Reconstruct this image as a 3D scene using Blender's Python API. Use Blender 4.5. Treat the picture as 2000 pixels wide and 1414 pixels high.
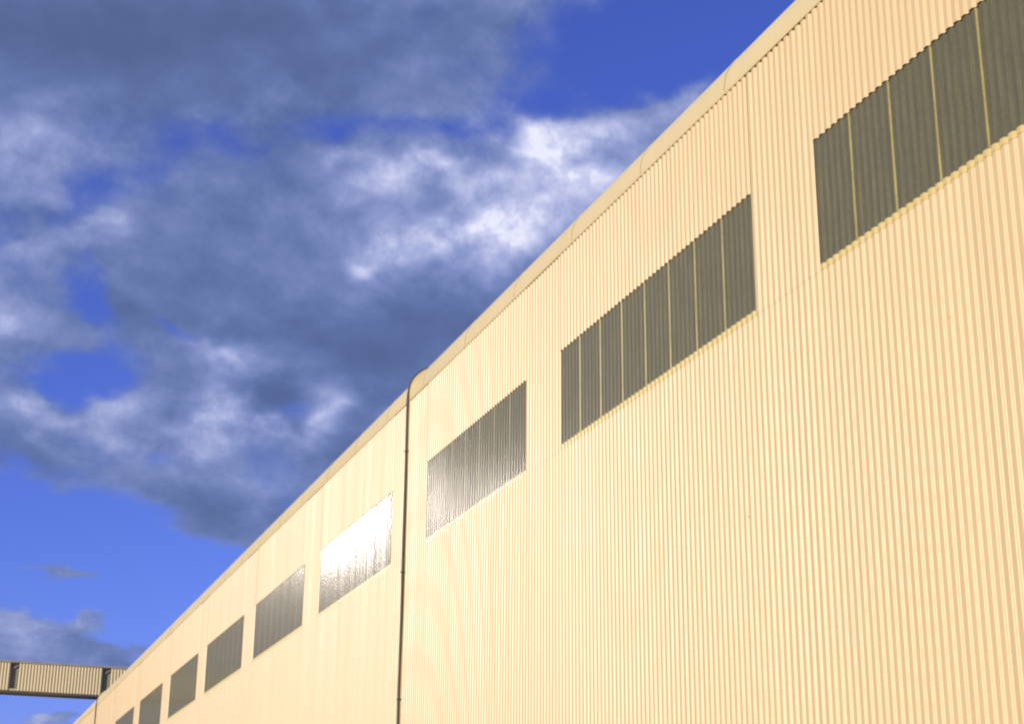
import bpy, math, random
from mathutils import Vector, Matrix

for o in list(bpy.data.objects):
    bpy.data.objects.remove(o)
S = bpy.context.scene
COL = S.collection
R = math.radians
random.seed(7)

# ------------------------------------------------------------------ camera
D = 10.8            # metres from the camera to the plane of the wall
EYE = 1.6
cd = bpy.data.cameras.new("camera")
cam = bpy.data.objects.new("camera", cd)
COL.objects.link(cam)
cd.sensor_width = 36.0
cd.lens = 3169.7 / 2000 * 36.0
cd.clip_end = 6000
yaw, pitch, roll = 0.352964, 0.335220, 0.0085594
Fv = Vector((math.sin(yaw) * math.cos(pitch), math.cos(yaw) * math.cos(pitch), math.sin(pitch)))
Rv = Vector((math.cos(yaw), -math.sin(yaw), 0))
Uv = Rv.cross(Fv)
R2 = math.cos(roll) * Rv + math.sin(roll) * Uv
U2 = -math.sin(roll) * Rv + math.cos(roll) * Uv
cam.matrix_world = Matrix(((R2.x, U2.x, -Fv.x, 0), (R2.y, U2.y, -Fv.y, 0), (R2.z, U2.z, -Fv.z, EYE), (0, 0, 0, 1)))
S.camera = cam

# ------------------------------------------------------------------ sun + exposure
SUN_SIDE = 31.0     # degrees from the wall's normal towards the near end
SUN_EL = 14.0
h = math.cos(R(SUN_EL))
to_sun = Vector((-math.cos(R(SUN_SIDE)) * h, -math.sin(R(SUN_SIDE)) * h, math.sin(R(SUN_EL))))
sl = bpy.data.lights.new("sun", 'SUN')
sl.energy = 4.05
sl.angle = R(0.53)
sl.color = (1.0, 0.875, 0.77)
sun = bpy.data.objects.new("sun", sl)
sun.rotation_euler = to_sun.to_track_quat('Z', 'Y').to_euler()
sun.location = (-30, -30, 40)
COL.objects.link(sun)
S.render.engine = 'CYCLES'
S.cycles.filter_width = 2.2
vs = S.view_settings
vs.view_transform = 'Standard'
vs.look = 'None'
vs.exposure = 0.25
vs.gamma = 1.0
vs.use_curve_mapping = False

# ------------------------------------------------------------------ sky with its clouds
W = bpy.data.worlds.new("World")
S.world = W
W.use_nodes = True
nt = W.node_tree
nt.nodes.clear()
N = nt.nodes
L = nt.links


def nd(tree, t, **kw):
    n = tree.nodes.new(t)
    for k, v in kw.items():
        setattr(n, k, v)
    return n


def mth(tree, op, a, b=None, c=None, clamp=False):
    n = tree.nodes.new('ShaderNodeMath')
    n.operation = op
    n.use_clamp = clamp
    for i, v in enumerate((a, b, c)):
        if v is None:
            continue
        if isinstance(v, (int, float)):
            n.inputs[i].default_value = v
        else:
            tree.links.new(v, n.inputs[i])
    return n.outputs[0]


def noise(tree, vec, scale, detail=6, rough=0.55, dist=0.0):
    n = tree.nodes.new('ShaderNodeTexNoise')
    n.inputs['Scale'].default_value = scale
    n.inputs['Detail'].default_value = detail
    n.inputs['Roughness'].default_value = rough
    n.inputs['Distortion'].default_value = dist
    tree.links.new(vec, n.inputs['Vector'])
    return n


sky = nd(nt, 'ShaderNodeTexSky', sky_type='NISHITA', sun_disc=False)
sky.sun_elevation = R(SUN_EL)
sky.sun_rotation = math.atan2(to_sun.x, to_sun.y)
sky.air_density = 1.0
sky.dust_density = 0.3
sky.ozone_density = 3.0
tint = nd(nt, 'ShaderNodeMix', data_type='RGBA', blend_type='MULTIPLY')
tint.inputs[0].default_value = 1.0
tint.inputs[7].default_value = (0.62, 0.62, 1.45, 1)
L.new(sky.outputs[0], tint.inputs[6])

tc = nd(nt, 'ShaderNodeTexCoord')
sep = nd(nt, 'ShaderNodeSeparateXYZ')
L.new(tc.outputs['Generated'], sep.inputs[0])
# noise coordinates: a flat cloud deck seen in perspective
den = mth(nt, 'ADD', mth(nt, 'MAXIMUM', sep.outputs[2], 0.0), 0.30)
deck = nd(nt, 'ShaderNodeCombineXYZ')
L.new(mth(nt, 'DIVIDE', sep.outputs[0], den), deck.inputs[0])
L.new(mth(nt, 'DIVIDE', sep.outputs[1], den), deck.inputs[1])
dk = deck.outputs[0]
warp = noise(nt, dk, 5.0, 4, 0.6)
wv = nd(nt, 'ShaderNodeVectorMath', operation='SUBTRACT')
L.new(warp.outputs['Color'], wv.inputs[0])
wv.inputs[1].default_value = (0.5, 0.5, 0.5)
# azimuth / elevation in degrees
az = mth(nt, 'MULTIPLY', mth(nt, 'ARCTAN2', sep.outputs[0], sep.outputs[1]), 180 / math.pi)
el = mth(nt, 'MULTIPLY', mth(nt, 'ARCSINE', sep.outputs[2]), 180 / math.pi)
ae0 = nd(nt, 'ShaderNodeCombineXYZ')
L.new(az, ae0.inputs[0])
L.new(el, ae0.inputs[1])
ae = nd(nt, 'ShaderNodeVectorMath', operation='MULTIPLY_ADD')
L.new(wv.outputs[0], ae.inputs[0])
ae.inputs[1].default_value = (5.0, 3.4, 0)
L.new(ae0.outputs[0], ae.inputs[2])

# azimuth, elevation (degrees), half-widths, tilt, cover, brightness of each cloud bank or gap
CLOUDS = [
    (25.65, 30.41, 5.34, 2.17, 5.0, -1.6, 0.0),
    (29.94, 30.97, 3.37, 1.99, 0.0, -0.9, 0.0),
    (21.76, 28.47, 1.85, 0.72, 0.0, -0.5, 0.0),
    (17.12, 27.44, 4.07, 0.47, 3.0, -0.75, 0.0),
    (12.94, 26.96, 1.62, 0.43, 0.0, -0.45, 0.0),
    (8.49, 26.09, 2.01, 0.54, 8.0, -0.5, 0.0),
    (4.62, 20.48, 0.69, 1.72, 15.0, -1.25, 0.0),
    (4.71, 17.85, 1.42, 0.76, 0.0, -1.2, 0.0),
    (7.73, 19.43, 1.44, 0.36, -25.0, -1.0, 0.0),
    (4.44, 23.88, 1.19, 0.9, 0.0, -0.5, 0.0),
    (6.49, 24.97, 1.6, 0.54, 20.0, -0.4, 0.0),
    (4.27, 11.04, 6.08, 2.35, -10.0, -1.9, 0.0),
    (9.16, 10.43, 4.78, 1.99, -20.0, -1.3, 0.0),
    (4.96, 12.63, 3.7, 1.08, -15.0, -0.7, 0.0),
    (6.39, 6.56, 4.73, 1.08, 0.0, -1.5, 0.0),
    (2.66, 13.33, 1.67, 1.08, -20.0, -0.8, 0.0),
    (7.9, 15.19, 0.47, 0.25, 0.0, -0.5, 0.0),
    (4.94, 11.17, 1.75, 0.4, 0.0, 3.0, 0.12),
    (3.77, 9.34, 1.47, 0.43, 0.0, 1.1, 0.16),
    (5.95, 9.49, 1.28, 0.23, 8.0, 1.5, 0.12),
    (4.85, 8.6, 2.56, 0.58, -8.0, 1.7, 0.05),
    (6.4, 8.25, 1.46, 0.4, -15.0, 1.0, 0.0),
    (4.9, 6.42, 1.27, 0.25, 0.0, 2.0, 0.25),
    (25.99, 27.99, 2.66, 0.36, 2.0, 1.4, 0.2),
    (23.8, 29.5, 4.57, 0.72, -8.0, 0.15, 0.0),
    (27.62, 28.76, 1.24, 0.4, 20.0, 0.5, 0.2),
    (24.17, 27.39, 2.44, 0.54, 0.0, 0.7, 0.35),
    (21.35, 27.03, 1.22, 0.65, 0.0, 0.5, 0.36),
    (23.75, 26.33, 3.03, 1.08, 5.0, 0.8, 0.24),
    (22.36, 26.52, 1.21, 0.72, 0.0, 0.4, 0.2),
    (18.67, 25.35, 1.1, 0.54, 20.0, 0.3, 0.34),
    (19.86, 25.81, 1.41, 1.08, 20.0, 0.2, 0.2),
    (21.36, 24.92, 2.59, 1.08, 20.0, 0.3, 0.27),
    (18.21, 23.72, 2.76, 0.76, 15.0, 0.3, 0.28),
    (19.41, 22.57, 2.54, 0.9, 20.0, 0.2, 0.16),
    (16.07, 23.31, 2.16, 0.72, 15.0, 0.3, 0.25),
    (14.58, 22.44, 0.68, 0.29, 0.0, 0.2, 0.22),
    (12.99, 26.07, 1.01, 0.36, 0.0, 0.5, 0.3),
    (15.97, 25.9, 2.21, 0.81, 0.0, 0.5, 0.32),
    (14.84, 24.6, 2.58, 1.08, 10.0, 0.3, 0.18),
    (17.57, 25.59, 1.8, 0.9, 0.0, 0.3, 0.15),
    (13.84, 24.91, 2.99, 0.9, 10.0, 0.3, 0.12),
    (20.18, 23.48, 2.17, 0.9, 25.0, 0.3, 0.2),
    (9.09, 17.48, 0.8, 1.45, -10.0, 0.5, 0.38),
    (8.55, 16.2, 1.51, 0.9, 0.0, 0.3, 0.15),
    (10.89, 16.66, 1.13, 0.4, 0.0, 0.3, 0.4),
    (12.91, 17.06, 1.04, 0.51, 30.0, 0.3, 0.42),
    (12.67, 18.04, 0.76, 0.45, 0.0, 0.2, 0.15),
    (5.88, 16.81, 1.32, 0.58, 10.0, 0.6, 0.28),
    (2.93, 17.16, 0.85, 0.45, 0.0, 0.7, 0.3),
    (6.43, 15.67, 1.13, 0.51, 0.0, 0.3, 0.28),
    (3.55, 15.48, 0.75, 0.54, 0.0, 0.3, 0.15),
    (3.89, 16.38, 1.13, 0.54, 0.0, 0.3, 0.15),
    (3.08, 22.06, 1.76, 0.51, 15.0, 0.5, 0.28),
    (1.06, 25.27, 1.4, 1.27, 0.0, 0.4, 0.13),
    (5.32, 23.1, 0.59, 0.45, 0.0, 0.5, 0.2),
    (2.58, 24.78, 2.59, 1.08, 0.0, 0.2, 0.1),
    (1.98, 19.32, 0.57, 0.54, 0.0, 0.3, 0.2),
    (3.58, 19.23, 1.91, 0.47, -5.0, 1.0, 0.05),
    (10.47, 28.4, 4.11, 0.72, -10.0, 0.2, 0.06),
    (14.0, 29.68, 3.12, 1.08, -20.0, 0.0, 0.06),
    (9.81, 18.95, 1.53, 0.36, 0.0, 0.3, 0.22),
    (11.44, 13.7, 0.74, 0.45, 20.0, 0.4, 0.15),
    (9.21, 14.65, 2.06, 0.54, 0.0, 0.3, 0.12),
    (2.2, 29.36, 6.84, 2.35, 0.0, 0.4, -0.3),
    (9.96, 29.75, 5.41, 1.99, 0.0, 0.4, -0.17),
    (17.42, 31.04, 3.16, 1.08, 0.0, 0.1, -0.08),
    (9.57, 22.15, 3.9, 2.35, 0.0, 0.5, -0.12),
    (12.01, 29.21, 6.21, 1.45, 0.0, 0.2, -0.05),
    (18.28, 20.75, 3.48, 1.45, 25.0, 0.5, -0.18),
    (13.33, 19.69, 2.88, 1.08, 0.0, 0.4, -0.12),
    (10.8, 18.12, 1.05, 0.81, 0.0, 0.5, -0.28),
    (11.99, 16.75, 0.57, 0.36, 0.0, 0.2, -0.25),
    (9.62, 13.87, 4.1, 0.76, -8.0, 0.9, -0.15),
    (10.6, 12.77, 1.67, 0.58, -20.0, 1.1, -0.12),
    (14.61, 16.5, 1.7, 1.63, 0.0, 0.4, -0.15),
    (15.64, 19.24, 2.3, 1.08, 20.0, 0.4, -0.15),
    (7.45, 20.56, 2.12, 1.45, 0.0, 0.5, -0.1),
    (17.39, 24.96, 1.2, 0.4, 10.0, 0.3, -0.2),
    (3.23, 14.41, 1.87, 0.72, -20.0, 0.4, -0.12),
    (7.54, 17.37, 1.14, 0.9, 0.0, 0.3, -0.1),
]

prev = None
aev = ae.outputs[0]
for ci, (a, e, sx, sy, rot, wd, wb) in enumerate(CLOUDS):
    if ci % 12 == 11:
        # a link that makes the shader finish one batch before it starts the next
        ch = nd(nt, 'ShaderNodeVectorMath', operation='MULTIPLY_ADD')
        L.new(prev, ch.inputs[0])
        ch.inputs[1].default_value = (1e-9, 1e-9, 0)
        L.new(ae.outputs[0], ch.inputs[2])
        aev = ch.outputs[0]
    mp = nd(nt, 'ShaderNodeMapping', vector_type='TEXTURE')
    mp.inputs['Location'].default_value = (a, e, 0)
    mp.inputs['Rotation'].default_value = (0, 0, R(rot))
    mp.inputs['Scale'].default_value = (sx, sy, 1)
    L.new(aev, mp.inputs['Vector'])
    dp = nd(nt, 'ShaderNodeVectorMath', operation='DOT_PRODUCT')
    L.new(mp.outputs[0], dp.inputs[0])
    L.new(mp.outputs[0], dp.inputs[1])
    pw = mth(nt, 'POWER', 0.3679, dp.outputs['Value'])
    ma = nd(nt, 'ShaderNodeVectorMath', operation='MULTIPLY_ADD')
    L.new(pw, ma.inputs[0])
    ma.inputs[1].default_value = (wd, wb, 0)
    if prev is None:
        ma.inputs[2].default_value = (0.95, 0.345, 0)
    else:
        L.new(prev, ma.inputs[2])
    prev = ma.outputs[0]
ds = nd(nt, 'ShaderNodeSeparateXYZ')
L.new(prev, ds.inputs[0])
n1 = noise(nt, dk, 4.2, 9, 0.60, 0.25)
n2 = noise(nt, dk, 6.5, 8, 0.55, 0.15)
n3 = noise(nt, dk, 17.0, 5, 0.6, 0.2)
n4 = noise(nt, tc.outputs['Generated'], 42.0, 7, 0.6, 0.2)
dd = mth(nt, 'ADD', ds.outputs[0], mth(nt, 'MULTIPLY', mth(nt, 'SUBTRACT', n1.outputs[0], 0.5), 2.0))
dd = mth(nt, 'ADD', dd, mth(nt, 'MULTIPLY', mth(nt, 'SUBTRACT', n3.outputs[0], 0.5), 0.7))
# heaped edges, lit from above: compare the cover here with the cover a little nearer the zenith
up = nd(nt, 'ShaderNodeVectorMath', operation='SCALE')
up.operation = 'MULTIPLY'
up.inputs[1].default_value = (1, 1, 1.25)
L.new(tc.outputs['Generated'], up.inputs[0])
up2 = nd(nt, 'ShaderNodeVectorMath', operation='ADD')
up2.inputs[1].default_value = (0, 0, 0.011)
L.new(up.outputs[0], up2.inputs[0])
h0 = noise(nt, up.outputs[0], 15.0, 8, 0.56, 0.15)
h1 = noise(nt, up2.outputs[0], 15.0, 8, 0.56, 0.15)
billow = mth(nt, 'ABSOLUTE', mth(nt, 'SUBTRACT', h0.outputs[0], 0.5))
relief = mth(nt, 'SUBTRACT', h0.outputs[0], h1.outputs[0])
dd = mth(nt, 'ADD', dd, mth(nt, 'MULTIPLY', mth(nt, 'SUBTRACT', h0.outputs[0], 0.5), 1.3))
dd = mth(nt, 'ADD', dd, mth(nt, 'MULTIPLY', billow, 1.2))
gain = mth(nt, 'ADD', mth(nt, 'MULTIPLY', mth(nt, 'MAXIMUM', ds.outputs[1], 0.0), 1.5), 0.25)
bb = mth(nt, 'ADD', ds.outputs[1], mth(nt, 'MULTIPLY', mth(nt, 'SUBTRACT', n2.outputs[0], 0.5), 0.60))
bb = mth(nt, 'ADD', bb, mth(nt, 'MULTIPLY', relief, mth(nt, 'MULTIPLY', gain, 1.0)))
bb = mth(nt, 'ADD', bb, mth(nt, 'MULTIPLY', mth(nt, 'SUBTRACT', billow, 0.1), mth(nt, 'MULTIPLY', gain, 0.35)))
bb = mth(nt, 'ADD', bb, mth(nt, 'MULTIPLY', mth(nt, 'SUBTRACT', n3.outputs[0], 0.5), 0.30))
bb = mth(nt, 'ADD', bb, mth(nt, 'MULTIPLY', mth(nt, 'SUBTRACT', n4.outputs[0], 0.5), mth(nt, 'MULTIPLY', mth(nt, 'MAXIMUM', ds.outputs[1], 0.05), 0.9)))
dd = mth(nt, 'ADD', dd, mth(nt, 'MULTIPLY', mth(nt, 'SUBTRACT', n4.outputs[0], 0.5), 0.7))
mr = nd(nt, 'ShaderNodeMapRange', interpolation_type='SMOOTHSTEP')
mr.inputs[1].default_value = 0.0
mr.inputs[2].default_value = 1.15
L.new(dd, mr.inputs[0])
alpha = mth(nt, 'MULTIPLY', mr.outputs[0], 0.95)
ramp = nd(nt, 'ShaderNodeValToRGB')
cr = ramp.color_ramp
cr.interpolation = 'B_SPLINE'
CK = 8.4  # cloud radiance on the sky texture's own scale
stops = [(0.0, (0.086, 0.126, 0.262)), (0.30, (0.135, 0.198, 0.43)), (0.60, (0.29, 0.35, 0.64)), (0.86, (0.62, 0.65, 0.90)), (1.0, (0.92, 0.93, 1.05))]
cr.elements[0].position = 0.0
cr.elements[1].position = 1.0
for p_, c_ in stops[1:-1]:
    cr.elements.new(p_)
for i, (p_, c_) in enumerate(stops):
    cr.elements[i].color = (*c_, 1)
L.new(bb, ramp.inputs[0])
ck = nd(nt, 'ShaderNodeVectorMath', operation='SCALE')
ck.inputs['Scale'].default_value = CK
L.new(ramp.outputs[0], ck.inputs[0])
mx = nd(nt, 'ShaderNodeMix', data_type='RGBA')
L.new(alpha, mx.inputs[0])
L.new(tint.outputs[2], mx.inputs[6])
L.new(ck.outputs[0], mx.inputs[7])
bg = nd(nt, 'ShaderNodeBackground')
bg.inputs[1].default_value = 0.10
L.new(mx.outputs[2], bg.inputs[0])
wo = nd(nt, 'ShaderNodeOutputWorld')
L.new(bg.outputs[0], wo.inputs[0])


# ------------------------------------------------------------------ helpers
def link(o, parent=None):
    COL.objects.link(o)
    if parent:
        o.parent = parent
    return o


def mesh(name, verts, faces, mat, parent=None, smooth=False):
    me = bpy.data.meshes.new(name)
    me.from_pydata(verts, [], faces)
    me.materials.append(mat)
    if smooth:
        me.polygons.foreach_set('use_smooth', [True] * len(me.polygons))
    me.update()
    return link(bpy.data.objects.new(name, me), parent)


def box_vf(x0, x1, y0, y1, z0, z1, base=0):
    v = [(x0, y0, z0), (x1, y0, z0), (x1, y1, z0), (x0, y1, z0), (x0, y0, z1), (x1, y0, z1), (x1, y1, z1), (x0, y1, z1)]
    f = [(0, 3, 2, 1), (4, 5, 6, 7), (0, 1, 5, 4), (1, 2, 6, 5), (2, 3, 7, 6), (3, 0, 4, 7)]
    return v, [tuple(i + base for i in q) for q in f]


def boxes(name, lst, mat, parent=None):
    V, Fc = [], []
    for b in lst:
        v, f = box_vf(*b, base=len(V))
        V += v
        Fc += f
    return mesh(name, V, Fc, mat, parent)


def thing(name, label, cat, loc=(0, 0, 0)):
    o = bpy.data.objects.new(name, None)
    o.location = loc
    o['label'] = label
    o['category'] = cat
    return link(o)


def material(name):
    m = bpy.data.materials.new(name)
    m.use_nodes = True
    t = m.node_tree
    b = t.nodes['Principled BSDF']
    return m, t, b


def ramp2(t, fac, c0, c1, p0=0.3, p1=0.7):
    r = t.nodes.new('ShaderNodeValToRGB')
    r.color_ramp.elements[0].position = p0
    r.color_ramp.elements[1].position = p1
    r.color_ramp.elements[0].color = (*c0, 1)
    r.color_ramp.elements[1].color = (*c1, 1)
    t.links.new(fac, r.inputs[0])
    return r.outputs[0]


def scaled(t, sx, sy, sz):
    g = t.nodes.new('ShaderNodeTexCoord')
    m = t.nodes.new('ShaderNodeMapping')
    m.inputs['Scale'].default_value = (sx, sy, sz)
    t.links.new(g.outputs['Object'], m.inputs[0])
    return m.outputs[0]


def bump(t, b, hgt, strength, dist):
    n = t.nodes.new('ShaderNodeBump')
    n.inputs['Strength'].default_value = strength
    n.inputs['Distance'].default_value = dist
    t.links.new(hgt, n.inputs['Height'])
    t.links.new(n.outputs[0], b.inputs['Normal'])
    t.links.new(n.outputs[0], b.inputs['Coat Normal'])


# painted steel cladding
def painted(name, c0, c1, rough=0.385, sheet=0.93):
    m, t, b = material(name)
    # every rolled sheet came from a slightly different batch
    vor = noise(t, scaled(t, 0.3, 1.3 / sheet, 0.02), 1.0, 4, 0.75)
    big = noise(t, scaled(t, 0.2, 0.25, 0.12), 1.0, 4, 0.6)
    fine = noise(t, scaled(t, 6, 14, 0.9), 1.0, 4, 0.6)
    a = mth(t, 'ADD', mth(t, 'MULTIPLY', vor.outputs[0], 0.5), mth(t, 'MULTIPLY', big.outputs[0], 0.2))
    a = mth(t, 'ADD', a, mth(t, 'MULTIPLY', fine.outputs[0], 0.3))
    t.links.new(ramp2(t, a, c0, c1, 0.3, 0.7), b.inputs['Base Color'])
    r = mth(t, 'ADD', mth(t, 'MULTIPLY', vor.outputs[0], 0.22), rough - 0.11)
    t.links.new(r, b.inputs['Roughness'])
    b.inputs['IOR'].default_value = 1.56
    wob = noise(t, scaled(t, 1.0, 5.0, 0.45), 1.0, 3, 0.5)
    bump(t, b, wob.outputs[0], 0.25, 0.01)
    return m


M_wall = painted("cream_painted_steel", (0.53, 0.398, 0.197), (0.635, 0.480, 0.252))
M_cap = painted("cream_capping_steel", (0.60, 0.50, 0.250), (0.66, 0.555, 0.29), 0.5, 3.1)
M_gal = painted("weathered_cream_steel", (0.52, 0.435, 0.24), (0.61, 0.51, 0.285), 0.5, 1.1)

# ribbed glass fibre glazing
def glazing(name, c0, c1, rough=0.50):
    m, t, b = material(name)
    st = noise(t, scaled(t, 3, 22, 1.3), 1.0, 5, 0.65)
    gr = noise(t, scaled(t, 24, 24, 30), 1.0, 3, 0.75)
    a = mth(t, 'ADD', mth(t, 'MULTIPLY', st.outputs[0], 0.6), mth(t, 'MULTIPLY', gr.outputs[0], 0.4))
    t.links.new(ramp2(t, a, c0, c1, 0.36, 0.66), b.inputs['Base Color'])
    b.inputs['Roughness'].default_value = rough
    b.inputs['IOR'].default_value = 1.55
    b.inputs['Specular IOR Level'].default_value = 0.20
    b.inputs['Sheen Weight'].default_value = 0.40
    b.inputs['Sheen Roughness'].default_value = 0.45
    b.inputs['Sheen Tint'].default_value = (1.0, 0.92, 0.66, 1)
    b.inputs['Coat Weight'].default_value = 0.45
    b.inputs['Coat Roughness'].default_value = 0.092
    b.inputs['Coat Tint'].default_value = (1.0, 0.97, 0.86, 1)
    # flutes run down the sheet, so they spread a reflection sideways far more than up and down
    fl = noise(t, scaled(t, 2, 30, 0.8), 1.0, 3, 0.5)
    hg = mth(t, 'ADD', mth(t, 'MULTIPLY', fl.outputs[0], 0.05), mth(t, 'MULTIPLY', gr.outputs[0], 0.22))
    bump(t, b, hg, 1.0, 0.0018)
    return m


M_glaz = glazing("grey_fibreglass", (0.062, 0.064, 0.038), (0.118, 0.112, 0.050))
M_seam = glazing("amber_fibreglass_lap", (0.22, 0.20, 0.07), (0.40, 0.35, 0.12), 0.3)
M_seam_grey = glazing("darker_fibreglass_lap", (0.12, 0.115, 0.055), (0.21, 0.19, 0.09), 0.4)  # darker tone for the seam strips of the farther panels
M_lap = glazing("straw_fibreglass_lap", (0.50, 0.405, 0.15), (0.60, 0.485, 0.20), 0.35)

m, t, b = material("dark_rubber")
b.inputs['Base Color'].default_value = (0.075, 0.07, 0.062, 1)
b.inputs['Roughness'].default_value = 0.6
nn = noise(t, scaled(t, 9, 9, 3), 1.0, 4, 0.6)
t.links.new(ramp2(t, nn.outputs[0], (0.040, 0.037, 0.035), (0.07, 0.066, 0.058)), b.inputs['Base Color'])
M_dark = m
m, t, b = material("grey_galvanised_steel")
nn = noise(t, scaled(t, 2, 2, 6), 1.0, 5, 0.6)
t.links.new(ramp2(t, nn.outputs[0], (0.24, 0.225, 0.19), (0.34, 0.32, 0.27)), b.inputs['Base Color'])
b.inputs['Roughness'].default_value = 0.55
M_grey = m
m, t, b = material("dark_steel_beam")
nn = noise(t, scaled(t, 2, 2, 6), 1.0, 5, 0.6)
t.links.new(ramp2(t, nn.outputs[0], (0.06, 0.06, 0.05), (0.10, 0.10, 0.085)), b.inputs['Base Color'])
b.inputs['Roughness'].default_value = 0.6
M_beam = m
m, t, b = material("interior_darkness")
b.inputs['Base Color'].default_value = (0.26, 0.255, 0.17, 1)
b.inputs['Roughness'].default_value = 0.7
M_in = m
m, t, b = material("yard_concrete")
nn = noise(t, scaled(t, 0.15, 0.15, 0.15), 1.0, 9, 0.62)
t.links.new(ramp2(t, nn.outputs[0], (0.20, 0.18, 0.15), (0.33, 0.30, 0.25)), b.inputs['Base Color'])
b.inputs['Roughness'].default_value = 0.9
M_yard = m

# ------------------------------------------------------------------ ground
g = mesh("yard_ground", [(-3000, -3000, 0), (3000, -3000, 0), (3000, 3000, 0), (-3000, 3000, 0)], [(0, 1, 2, 3)], M_yard)
g['kind'] = 'structure'

# ------------------------------------------------------------------ warehouse
Z_EAVE = 1.1300 * D + EYE
Z_TOP = 0.9487 * D + EYE
Z_BOT = 0.7784 * D + EYE
Z_LAP = Z_BOT - 0.088
DEPTH = 0.0325
WIN = [(0.766, 0.073), (1.617, 0.924), (2.475, 1.782), (3.245, 2.643), (4.187, 3.506), (5.026, 4.368), (5.867, 5.201), (6.675, 6.035),
       (7.525, 6.870), (8.370, 7.703), (9.150, 8.545)]
WIN = [(a * D, b_ * D) for a, b_ in WIN]      # (far edge, near edge) along +Y
SHEETS = [8, 8, 8, 7, 8, 8, 8, 8, 8, 8, 7]
P0 = 0.01444 * D

wh = thing("warehouse", "long cream ribbed steel warehouse with grey window panels in a row below its rounded eave", "warehouse", (D, 0, 0))

# rib lattice: start positions (y) and pitches, far edge of each rib at y + pitch
spans = []   # (y0, y1, count, window index or None)
y = -1.2 * D
for i, (fa, ne) in enumerate(WIN):
    n = max(1, round((ne - y) / P0))
    spans.append((y, ne, n, None))
    spans.append((ne, fa, SHEETS[i] * 6, i))
    y = fa
yend = 20.0 * D
spans.append((y, yend, round((yend - y) / P0), None))


def rib_profile():
    """(fraction of the pitch, height above the valley) with rounded bends; the crest comes first as y grows"""
    pts = [(0.0, 0.0), (0.155, 1.0), (0.605, 1.0), (0.76, 0.0)]
    out = []
    rad = 0.0085
    P = P0
    n = len(pts)
    for i in range(n):
        ax, ay = pts[i][0] * P, pts[i][1] * DEPTH
        px_, py_ = (pts[i - 1][0] - (1 if i == 0 else 0)) * P, pts[i - 1][1] * DEPTH
        nx_, ny_ = (pts[(i + 1) % n][0] + (1 if i == n - 1 else 0)) * P, pts[(i + 1) % n][1] * DEPTH
        d0 = Vector((px_ - ax, py_ - ay)).normalized()
        d1 = Vector((nx_ - ax, ny_ - ay)).normalized()
        A = Vector((ax, ay)) + d0 * rad
        B = Vector((ax, ay)) + d1 * rad
        C = Vector((ax, ay))
        A0 = A + d0 * 0.0012
        B0 = B + d1 * 0.0012
        seq = [A0, A]
        for k in (0.25, 0.5, 0.75):
            seq.append(A.lerp(C, k).lerp(C.lerp(B, k), k))
        seq += [B, B0]
        out += [(s.x / P, s.y) for s in seq]
    return out


PROF = rib_profile()


def rib_columns(y0, y1, n, off=0.0, prof=PROF, jit=0.0):
    """list of (y, x) in the warehouse's own frame (x = 0 at the crest plane)"""
    p = (y1 - y0) / n
    cols = []
    rnd = random.Random(int(y0 * 100))
    ns = n // 6 + 1
    tilt = [rnd.uniform(0.0, 0.0032) for q in range(ns)]
    gain = [rnd.uniform(0.988, 1.012) for q in range(n)]
    edge = min(0.25, 3 / n)
    for k in range(n):
        for fr, hh in prof:
            t_ = (k + fr) / n
            # every sheet of six ribs rides up over its neighbour; the ends of a span stay on line
            fade = min(1.0, t_ / edge, (1 - t_) / edge)
            sh = tilt[k // 6] * ((k % 6 + fr) / 6.0) * fade
            cols.append((y0 + (k + fr) * p, DEPTH - hh * (1 + (gain[k] - 1) * fade) - off - sh))
    return cols


def sheet_mesh(name, cols, zs, mat, parent, close=True):
    V, Fc = [], []
    nz = len(zs)
    for (yy, xx) in cols:
        for z in zs:
            V.append((xx, yy, z))
    for i in range(len(cols) - 1):
        for j in range(nz - 1):
            a = i * nz + j
            Fc.append((a, a + 1, a + nz + 1, a + nz))
    return mesh(name, V, Fc, mat, parent, smooth=True)


def join_cols(v1, f1, cols, zs):
    base = len(v1)
    nz = len(zs)
    for (yy, xx) in cols:
        for z in zs:
            v1.append((xx, yy, z))
    for i in range(len(cols) - 1):
        for j in range(nz - 1):
            a = base + i * nz + j
            f1.append((a, a + 1, a + nz + 1, a + nz))


# lower cladding: ground to the lap line, carried on behind the glazing's lap
V, Fc = [], []
allc = []
for (y0, y1, n, wi) in spans:
    allc += rib_columns(y0, y1, n)
zl = [0.0, 2.5, 5.0, 7.5, Z_LAP + 0.02]
sheet_mesh("lower_cladding", allc, zl, M_wall, wh)
# upper cladding, lapping 4 mm over the lower sheets, with the openings left out
V, Fc = [], []
for (y0, y1, n, wi) in spans:
    c = rib_columns(y0, y1, n, 0.004)
    if wi is None:
        # run one profile point on into the window opening so the edge is a bend
        join_cols(V, Fc, c + [(y1, DEPTH - 0.004)], [Z_LAP, Z_BOT, Z_TOP, Z_EAVE + 0.06])
    else:
        c = rib_columns(y0, y1, n, 0.012)
        join_cols(V, Fc, [(y0, DEPTH - 0.012)] + c + [(y1, DEPTH - 0.012)], [Z_TOP, Z_EAVE + 0.06])
mesh("upper_cladding", V, Fc, M_wall, wh, smooth=True)

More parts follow.
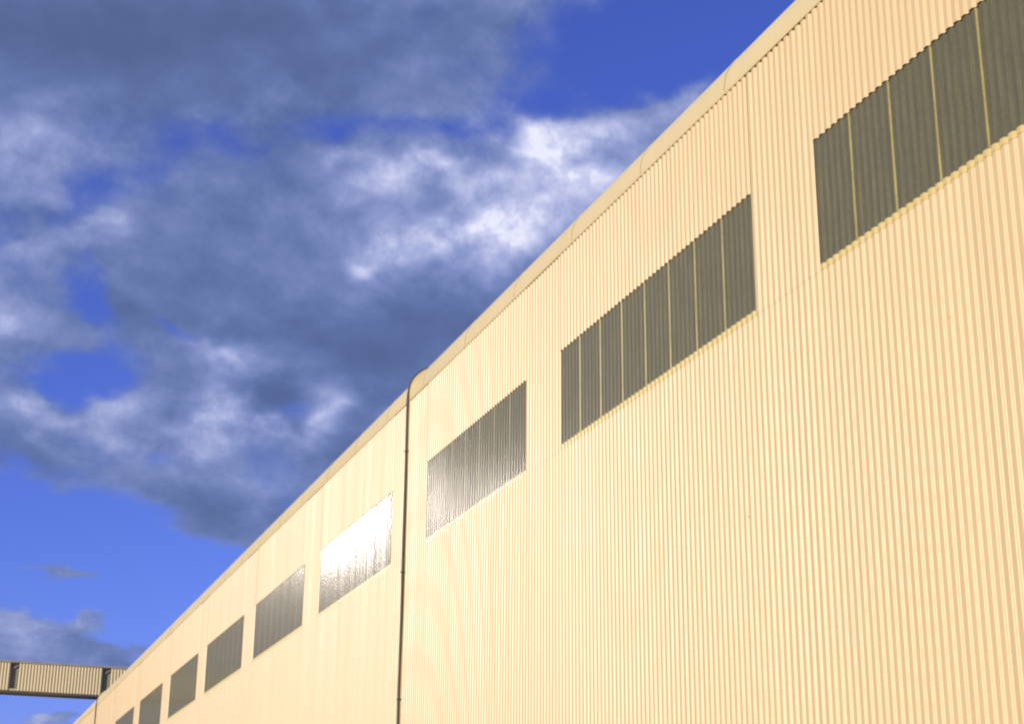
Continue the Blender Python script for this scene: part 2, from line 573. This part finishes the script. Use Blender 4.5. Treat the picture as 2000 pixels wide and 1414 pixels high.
# window panels
LAB = {4: "panel whited out by sun glare"}
for i, (fa, ne) in enumerate(WIN):
    n = SHEETS[i] * 6
    c = rib_columns(ne, fa, n, -0.010)
    w = sheet_mesh("window_panel", [(ne, DEPTH + 0.01)] + c + [(fa, DEPTH + 0.01)], [Z_BOT - 0.01, Z_BOT + 0.6, Z_BOT + 1.2, Z_TOP + 0.03], M_glaz, wh)
    if i in LAB:
        w['label'] = LAB[i]
    cl = rib_columns(ne, fa, n, 0.006)
    sheet_mesh("lap_strip", [(ne, DEPTH - 0.006)] + cl + [(fa, DEPTH - 0.006)], [Z_LAP, Z_BOT], M_lap, w)
    p = (fa - ne) / n
    for k in range(1, SHEETS[i]):
        # side face that looks at the near end: profile fractions 0 .. 0.125 of rib k*6
        yb = ne + k * 6 * p
        cols = [(yb + fr * p - 0.002, DEPTH - DEPTH * fr / 0.155 + 0.008) for fr in (0.012, 0.11)]
        sheet_mesh("seam_strip", cols, [Z_BOT - 0.005, Z_BOT + 0.9, Z_TOP + 0.02], M_seam if i < 3 else M_seam_grey, w)

# rounded eave capping in 3 m lengths
RAD = 0.083 * D
JOINT = [3.3834 * D, 9.2283 * D]
cap_pitch = 0.2880 * D
first = 1.8431 * D - 11 * cap_pitch


def cap_profile(off=0.0, nseg=22):
    pts = [(0.012, Z_EAVE + 0.012), (-0.018 - off, Z_EAVE), (-0.022 - off, Z_EAVE + 0.03)]
    cx, cz = -0.022 + RAD, Z_EAVE + 0.05
    for k in range(nseg + 1):
        a = math.pi - k / nseg * math.pi / 2
        pts.append((cx + (RAD + off) * math.cos(a), cz + (RAD + off) * math.sin(a)))
    pts.append((cx + 0.6, cz + RAD + off + 0.02))
    return pts


k = 0
yy = first
while yy < yend - 0.1:
    y1 = min(yy + cap_pitch, yend)
    y0 = max(yy, -1.2 * D)
    if y1 > y0 + 0.3:
        off = 0.0
        pr = cap_profile(off)
        pr2 = cap_profile(off + 0.006)
        V, Fc = [], []
        # the last 6 cm at the far end steps 6 mm out over the next length
        npt = len(pr)
        for (ra, pa), (rb_, pb) in (((y0 + 0.0, pr), (y1 - 0.075, pr)), ((y1 - 0.075, pr), (y1 - 0.073, pr2)),
                                    ((y1 - 0.073, pr2), (y1 + 0.02, pr2)), ((y1 + 0.02, pr2), (y1 + 0.021, pr))):
            base = len(V)
            for ry, pp in ((ra, pa), (rb_, pb)):
                for (px_, pz_) in pp:
                    V.append((px_, ry, pz_))
            for q in range(npt - 1):
                a = base + q
                Fc.append((a, a + 1, a + npt + 1, a + npt))
        o = mesh("eave_capping", V, Fc, M_cap, wh, smooth=True)
        me = o.data
        for pl in me.polygons:
            r_ = pl.index // (npt - 1)
            if (pl.index % (npt - 1)) < 2 or r_ in (1, 3):
                pl.use_smooth = False
    yy += cap_pitch

# dark strips that paint the shade line of the step at each capping seam
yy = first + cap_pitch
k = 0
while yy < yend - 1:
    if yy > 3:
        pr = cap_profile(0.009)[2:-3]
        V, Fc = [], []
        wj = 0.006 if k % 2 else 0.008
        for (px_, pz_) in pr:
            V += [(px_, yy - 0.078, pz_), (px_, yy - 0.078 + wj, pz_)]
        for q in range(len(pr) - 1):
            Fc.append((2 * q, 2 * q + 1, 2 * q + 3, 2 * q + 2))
        mesh("seam_shade_strip", V, Fc, M_dark, wh)
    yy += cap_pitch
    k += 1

# roof, end walls and rear wall
boxes("roof", [(-0.022 + RAD + 0.55, 60, -1.2 * D, yend, Z_EAVE - 0.3, Z_EAVE + 0.05 + RAD - 0.01)], M_grey, wh)
boxes("end_wall", [(0.05, 60, -1.2 * D - 0.15, -1.2 * D - 0.003, 0, Z_EAVE + 0.3)], M_wall, wh)
boxes("end_wall", [(0.05, 60, yend + 0.023, yend + 0.17, 0, Z_EAVE + 0.3)], M_wall, wh)
boxes("rear_wall", [(60.003, 60.2, -1.2 * D, yend, 0, Z_EAVE + 0.3)], M_wall, wh)
boxes("inner_lining", [(0.09, 0.16, -1.2 * D, yend, 0.01, Z_EAVE + 0.45)], M_in, wh)


# movement joints: a cream fin rising over the capping with a dark rubber bead along its edge
ZC = (0.60, 3.57, 6.55, 9.53, 12.5)


def joint(yj):
    cx, cz = -0.022 + RAD, Z_EAVE + 0.05
    inner, outer = [], []
    inner.append((0.045, 0.0))
    outer.append((-0.045, 0.0))
    inner.append((0.045, Z_EAVE - 0.25))
    outer.append((-0.045, Z_EAVE - 0.25))
    for k in range(25):
        a = math.pi - k / 24 * math.pi / 2
        s = min(1.0, k / 10)
        off = 0.036 + 0.045 * s * s * (3 - 2 * s)
        if k > 16:
            off *= 1 - (k - 16) / 10
        inner.append((cx + (RAD - 0.02) * math.cos(a), cz + (RAD - 0.02) * math.sin(a)))
        outer.append((cx + (RAD + off) * math.cos(a), cz + (RAD + off) * math.sin(a)))
    V, Fc = [], []
    w = 0.02
    for (ix, iz), (ox, oz) in zip(inner, outer):
        V += [(ix, yj - w, iz), (ox, yj - w, oz), (ox, yj + w, oz), (ix, yj + w, iz)]
    for k in range(len(inner) - 1):
        a = k * 4
        for q in range(3):
            Fc.append((a + q, a + q + 1, a + q + 5, a + q + 4))
    fin = mesh("joint_fin", V, Fc, M_cap, wh)
    # bead
    path = []
    rb = 0.037
    nz = 40
    for k in range(nz + 1):
        z = (Z_EAVE - 0.3) * k / nz
        path.append((-0.060 + 0.004 * math.sin(z * 1.7), z))
    path += outer[2:-5]
    cv = bpy.data.curves.new("joint_bead", 'CURVE')
    cv.dimensions = '3D'
    sp = cv.splines.new('POLY')
    sp.points.add(len(path) - 1)
    for q, (xx, zz) in enumerate(path):
        sp.points[q].co = (xx, yj - 0.004 + 0.006 * math.sin(zz * 1.1), zz, 1)
        sp.points[q].radius = 1.0 if q <= nz else max(0.6, 1.0 - (q - nz) * 0.06)
    cv.bevel_depth = rb
    cv.bevel_resolution = 3
    tmp = bpy.data.objects.new("tmp", cv)
    COL.objects.link(tmp)
    dg = bpy.context.evaluated_depsgraph_get()
    me = bpy.data.meshes.new_from_object(tmp.evaluated_get(dg))
    bpy.data.objects.remove(tmp)
    me.materials.clear()
    me.materials.append(M_dark)
    o = link(bpy.data.objects.new("joint_bead", me), wh)
    for zc in ZC:
        boxes("pipe_collar", [(-0.101, -0.022, yj - 0.044, yj + 0.036, zc, zc + 0.03)], M_dark, o)


for yj in JOINT:
    joint(yj)

# odd fixings and stains on the near sheets
SP = [(1.8209, 0.506, 0.03), (2.02, 0.530, 0.012), (2.02, 0.50, 0.010), (1.36, 0.62, 0.014), (1.24, 0.40, 0.016), (1.62, 0.33, 0.012), (2.62, 0.66, 0.02)]
for (a, zz, s) in SP:
    z = zz * D + EYE
    boxes("fixing_stain", [(-0.006, 0.002, a * D - s / 2, a * D + s / 2, z - s / 3, z + s / 3)], M_seam, wh)

# ------------------------------------------------------------------ gallery
yg = 10.6 * D
K = 10.6 / 9.6 * D
zb, zt = 1.2125 * K + EYE, 1.3992 * K + EYE
x_l, x_r = -14.0, D + 22
gy = thing("conveyor_gallery", "raised cream ribbed gallery with dark openings bridging over the far roof at lower left", "conveyor gallery", (x_l, yg, 0))


def off(b):
    return (b[0] - x_l, b[1] - x_l, b[2] - yg, b[3] - yg, b[4], b[5])


ow = 0.047 * K
ox = [0.5475 * K + q * 0.507 * K for q in range(-3, 6)]
zc0, zc1 = zb + 0.26, zt - 0.13
zb = zc0 - 0.12
x = x_l
segs = []
for o_ in ox:
    segs.append((x, o_))
    x = o_ + ow
segs.append((x, x_r))
rp = [(0.0, 0.0), (0.10, 0.6), (0.2, 0.9), (0.35, 1.0), (0.5, 1.0), (0.65, 0.9), (0.75, 0.6), (0.85, 0.0)]
for (a, b_) in segs:
    if b_ - a < 0.3:
        continue
    n = max(1, round((b_ - a) / 0.205))
    p = (b_ - a) / n
    V, Fc = [], []
    for k in range(n):
        for fr, hh in rp:
            xx = a + (k + fr) * p - x_l
            V += [(xx, -0.05 * hh, zc0), (xx, -0.05 * hh, zc1)]
    V += [(b_ - x_l, 0, zc0), (b_ - x_l, 0, zc1)]
    for k in range(len(V) // 2 - 1):
        Fc.append((2 * k, 2 * k + 2, 2 * k + 3, 2 * k + 1))
    mesh("ribbed_cladding", V, Fc, M_gal, gy, smooth=True)
for o_ in ox:
    # recessed opening with the frame's brace crossing its upper corner
    w = boxes("opening", [off((o_ - 0.1, o_ + ow + 0.1, yg + 0.22, yg + 0.26, zc0 - 0.02, zc1 + 0.02))], M_in, gy)
    a0 = (o_ - x_l)
    v = [(a0, 0.12, zc1 - 0.52), (a0, 0.12, zc1 - 0.42), (a0 + ow, 0.12, zc1 - 0.02), (a0 + ow, 0.12, zc1 - 0.12),
         (a0, 0.18, zc1 - 0.52), (a0, 0.18, zc1 - 0.42), (a0 + ow, 0.18, zc1 - 0.02), (a0 + ow, 0.18, zc1 - 0.12)]
    mesh("brace", v, [(0, 3, 2, 1), (4, 5, 6, 7), (1, 2, 6, 5), (0, 4, 7, 3)], M_grey, w)
    boxes("sill", [off((o_, o_ + ow, yg + 0.02, yg + 0.14, zc0, zc0 + 0.12))], M_gal, w)
boxes("roof_edge", [off((x_l - 0.1, x_r, yg - 0.10, yg + 1.65, zt - 0.13 + 0.003, zt))], M_grey, gy)
boxes("bottom_beam", [off((x_l, x_r, yg - 0.02, yg + 0.16, zb, zc0 - 0.003)), off((x_l, x_r, yg + 1.4, yg + 1.58, zb, zc0 - 0.003)),
                      off((x_l, x_r, yg + 0.163, yg + 1.397, zc0 - 0.07, zc0 - 0.01))], M_beam, gy)
boxes("rear_cladding", [off((x_l, x_r, yg + 1.42, yg + 1.55, zc0, zc1))], M_gal, gy)
tr = []
for xx in (x_l + 1.0, x_l + 3.4):
    for yy in (yg + 0.05, yg + 1.35):
        tr.append(off((xx, xx + 0.22, yy, yy + 0.2, 0, zb - 0.003)))
for z in (3.5, 7.0, 10.5):
    tr.append(off((x_l + 1.223, x_l + 3.397, yg + 0.08, yg + 0.2, z, z + 0.18)))
boxes("trestle", tr, M_beam, gy)
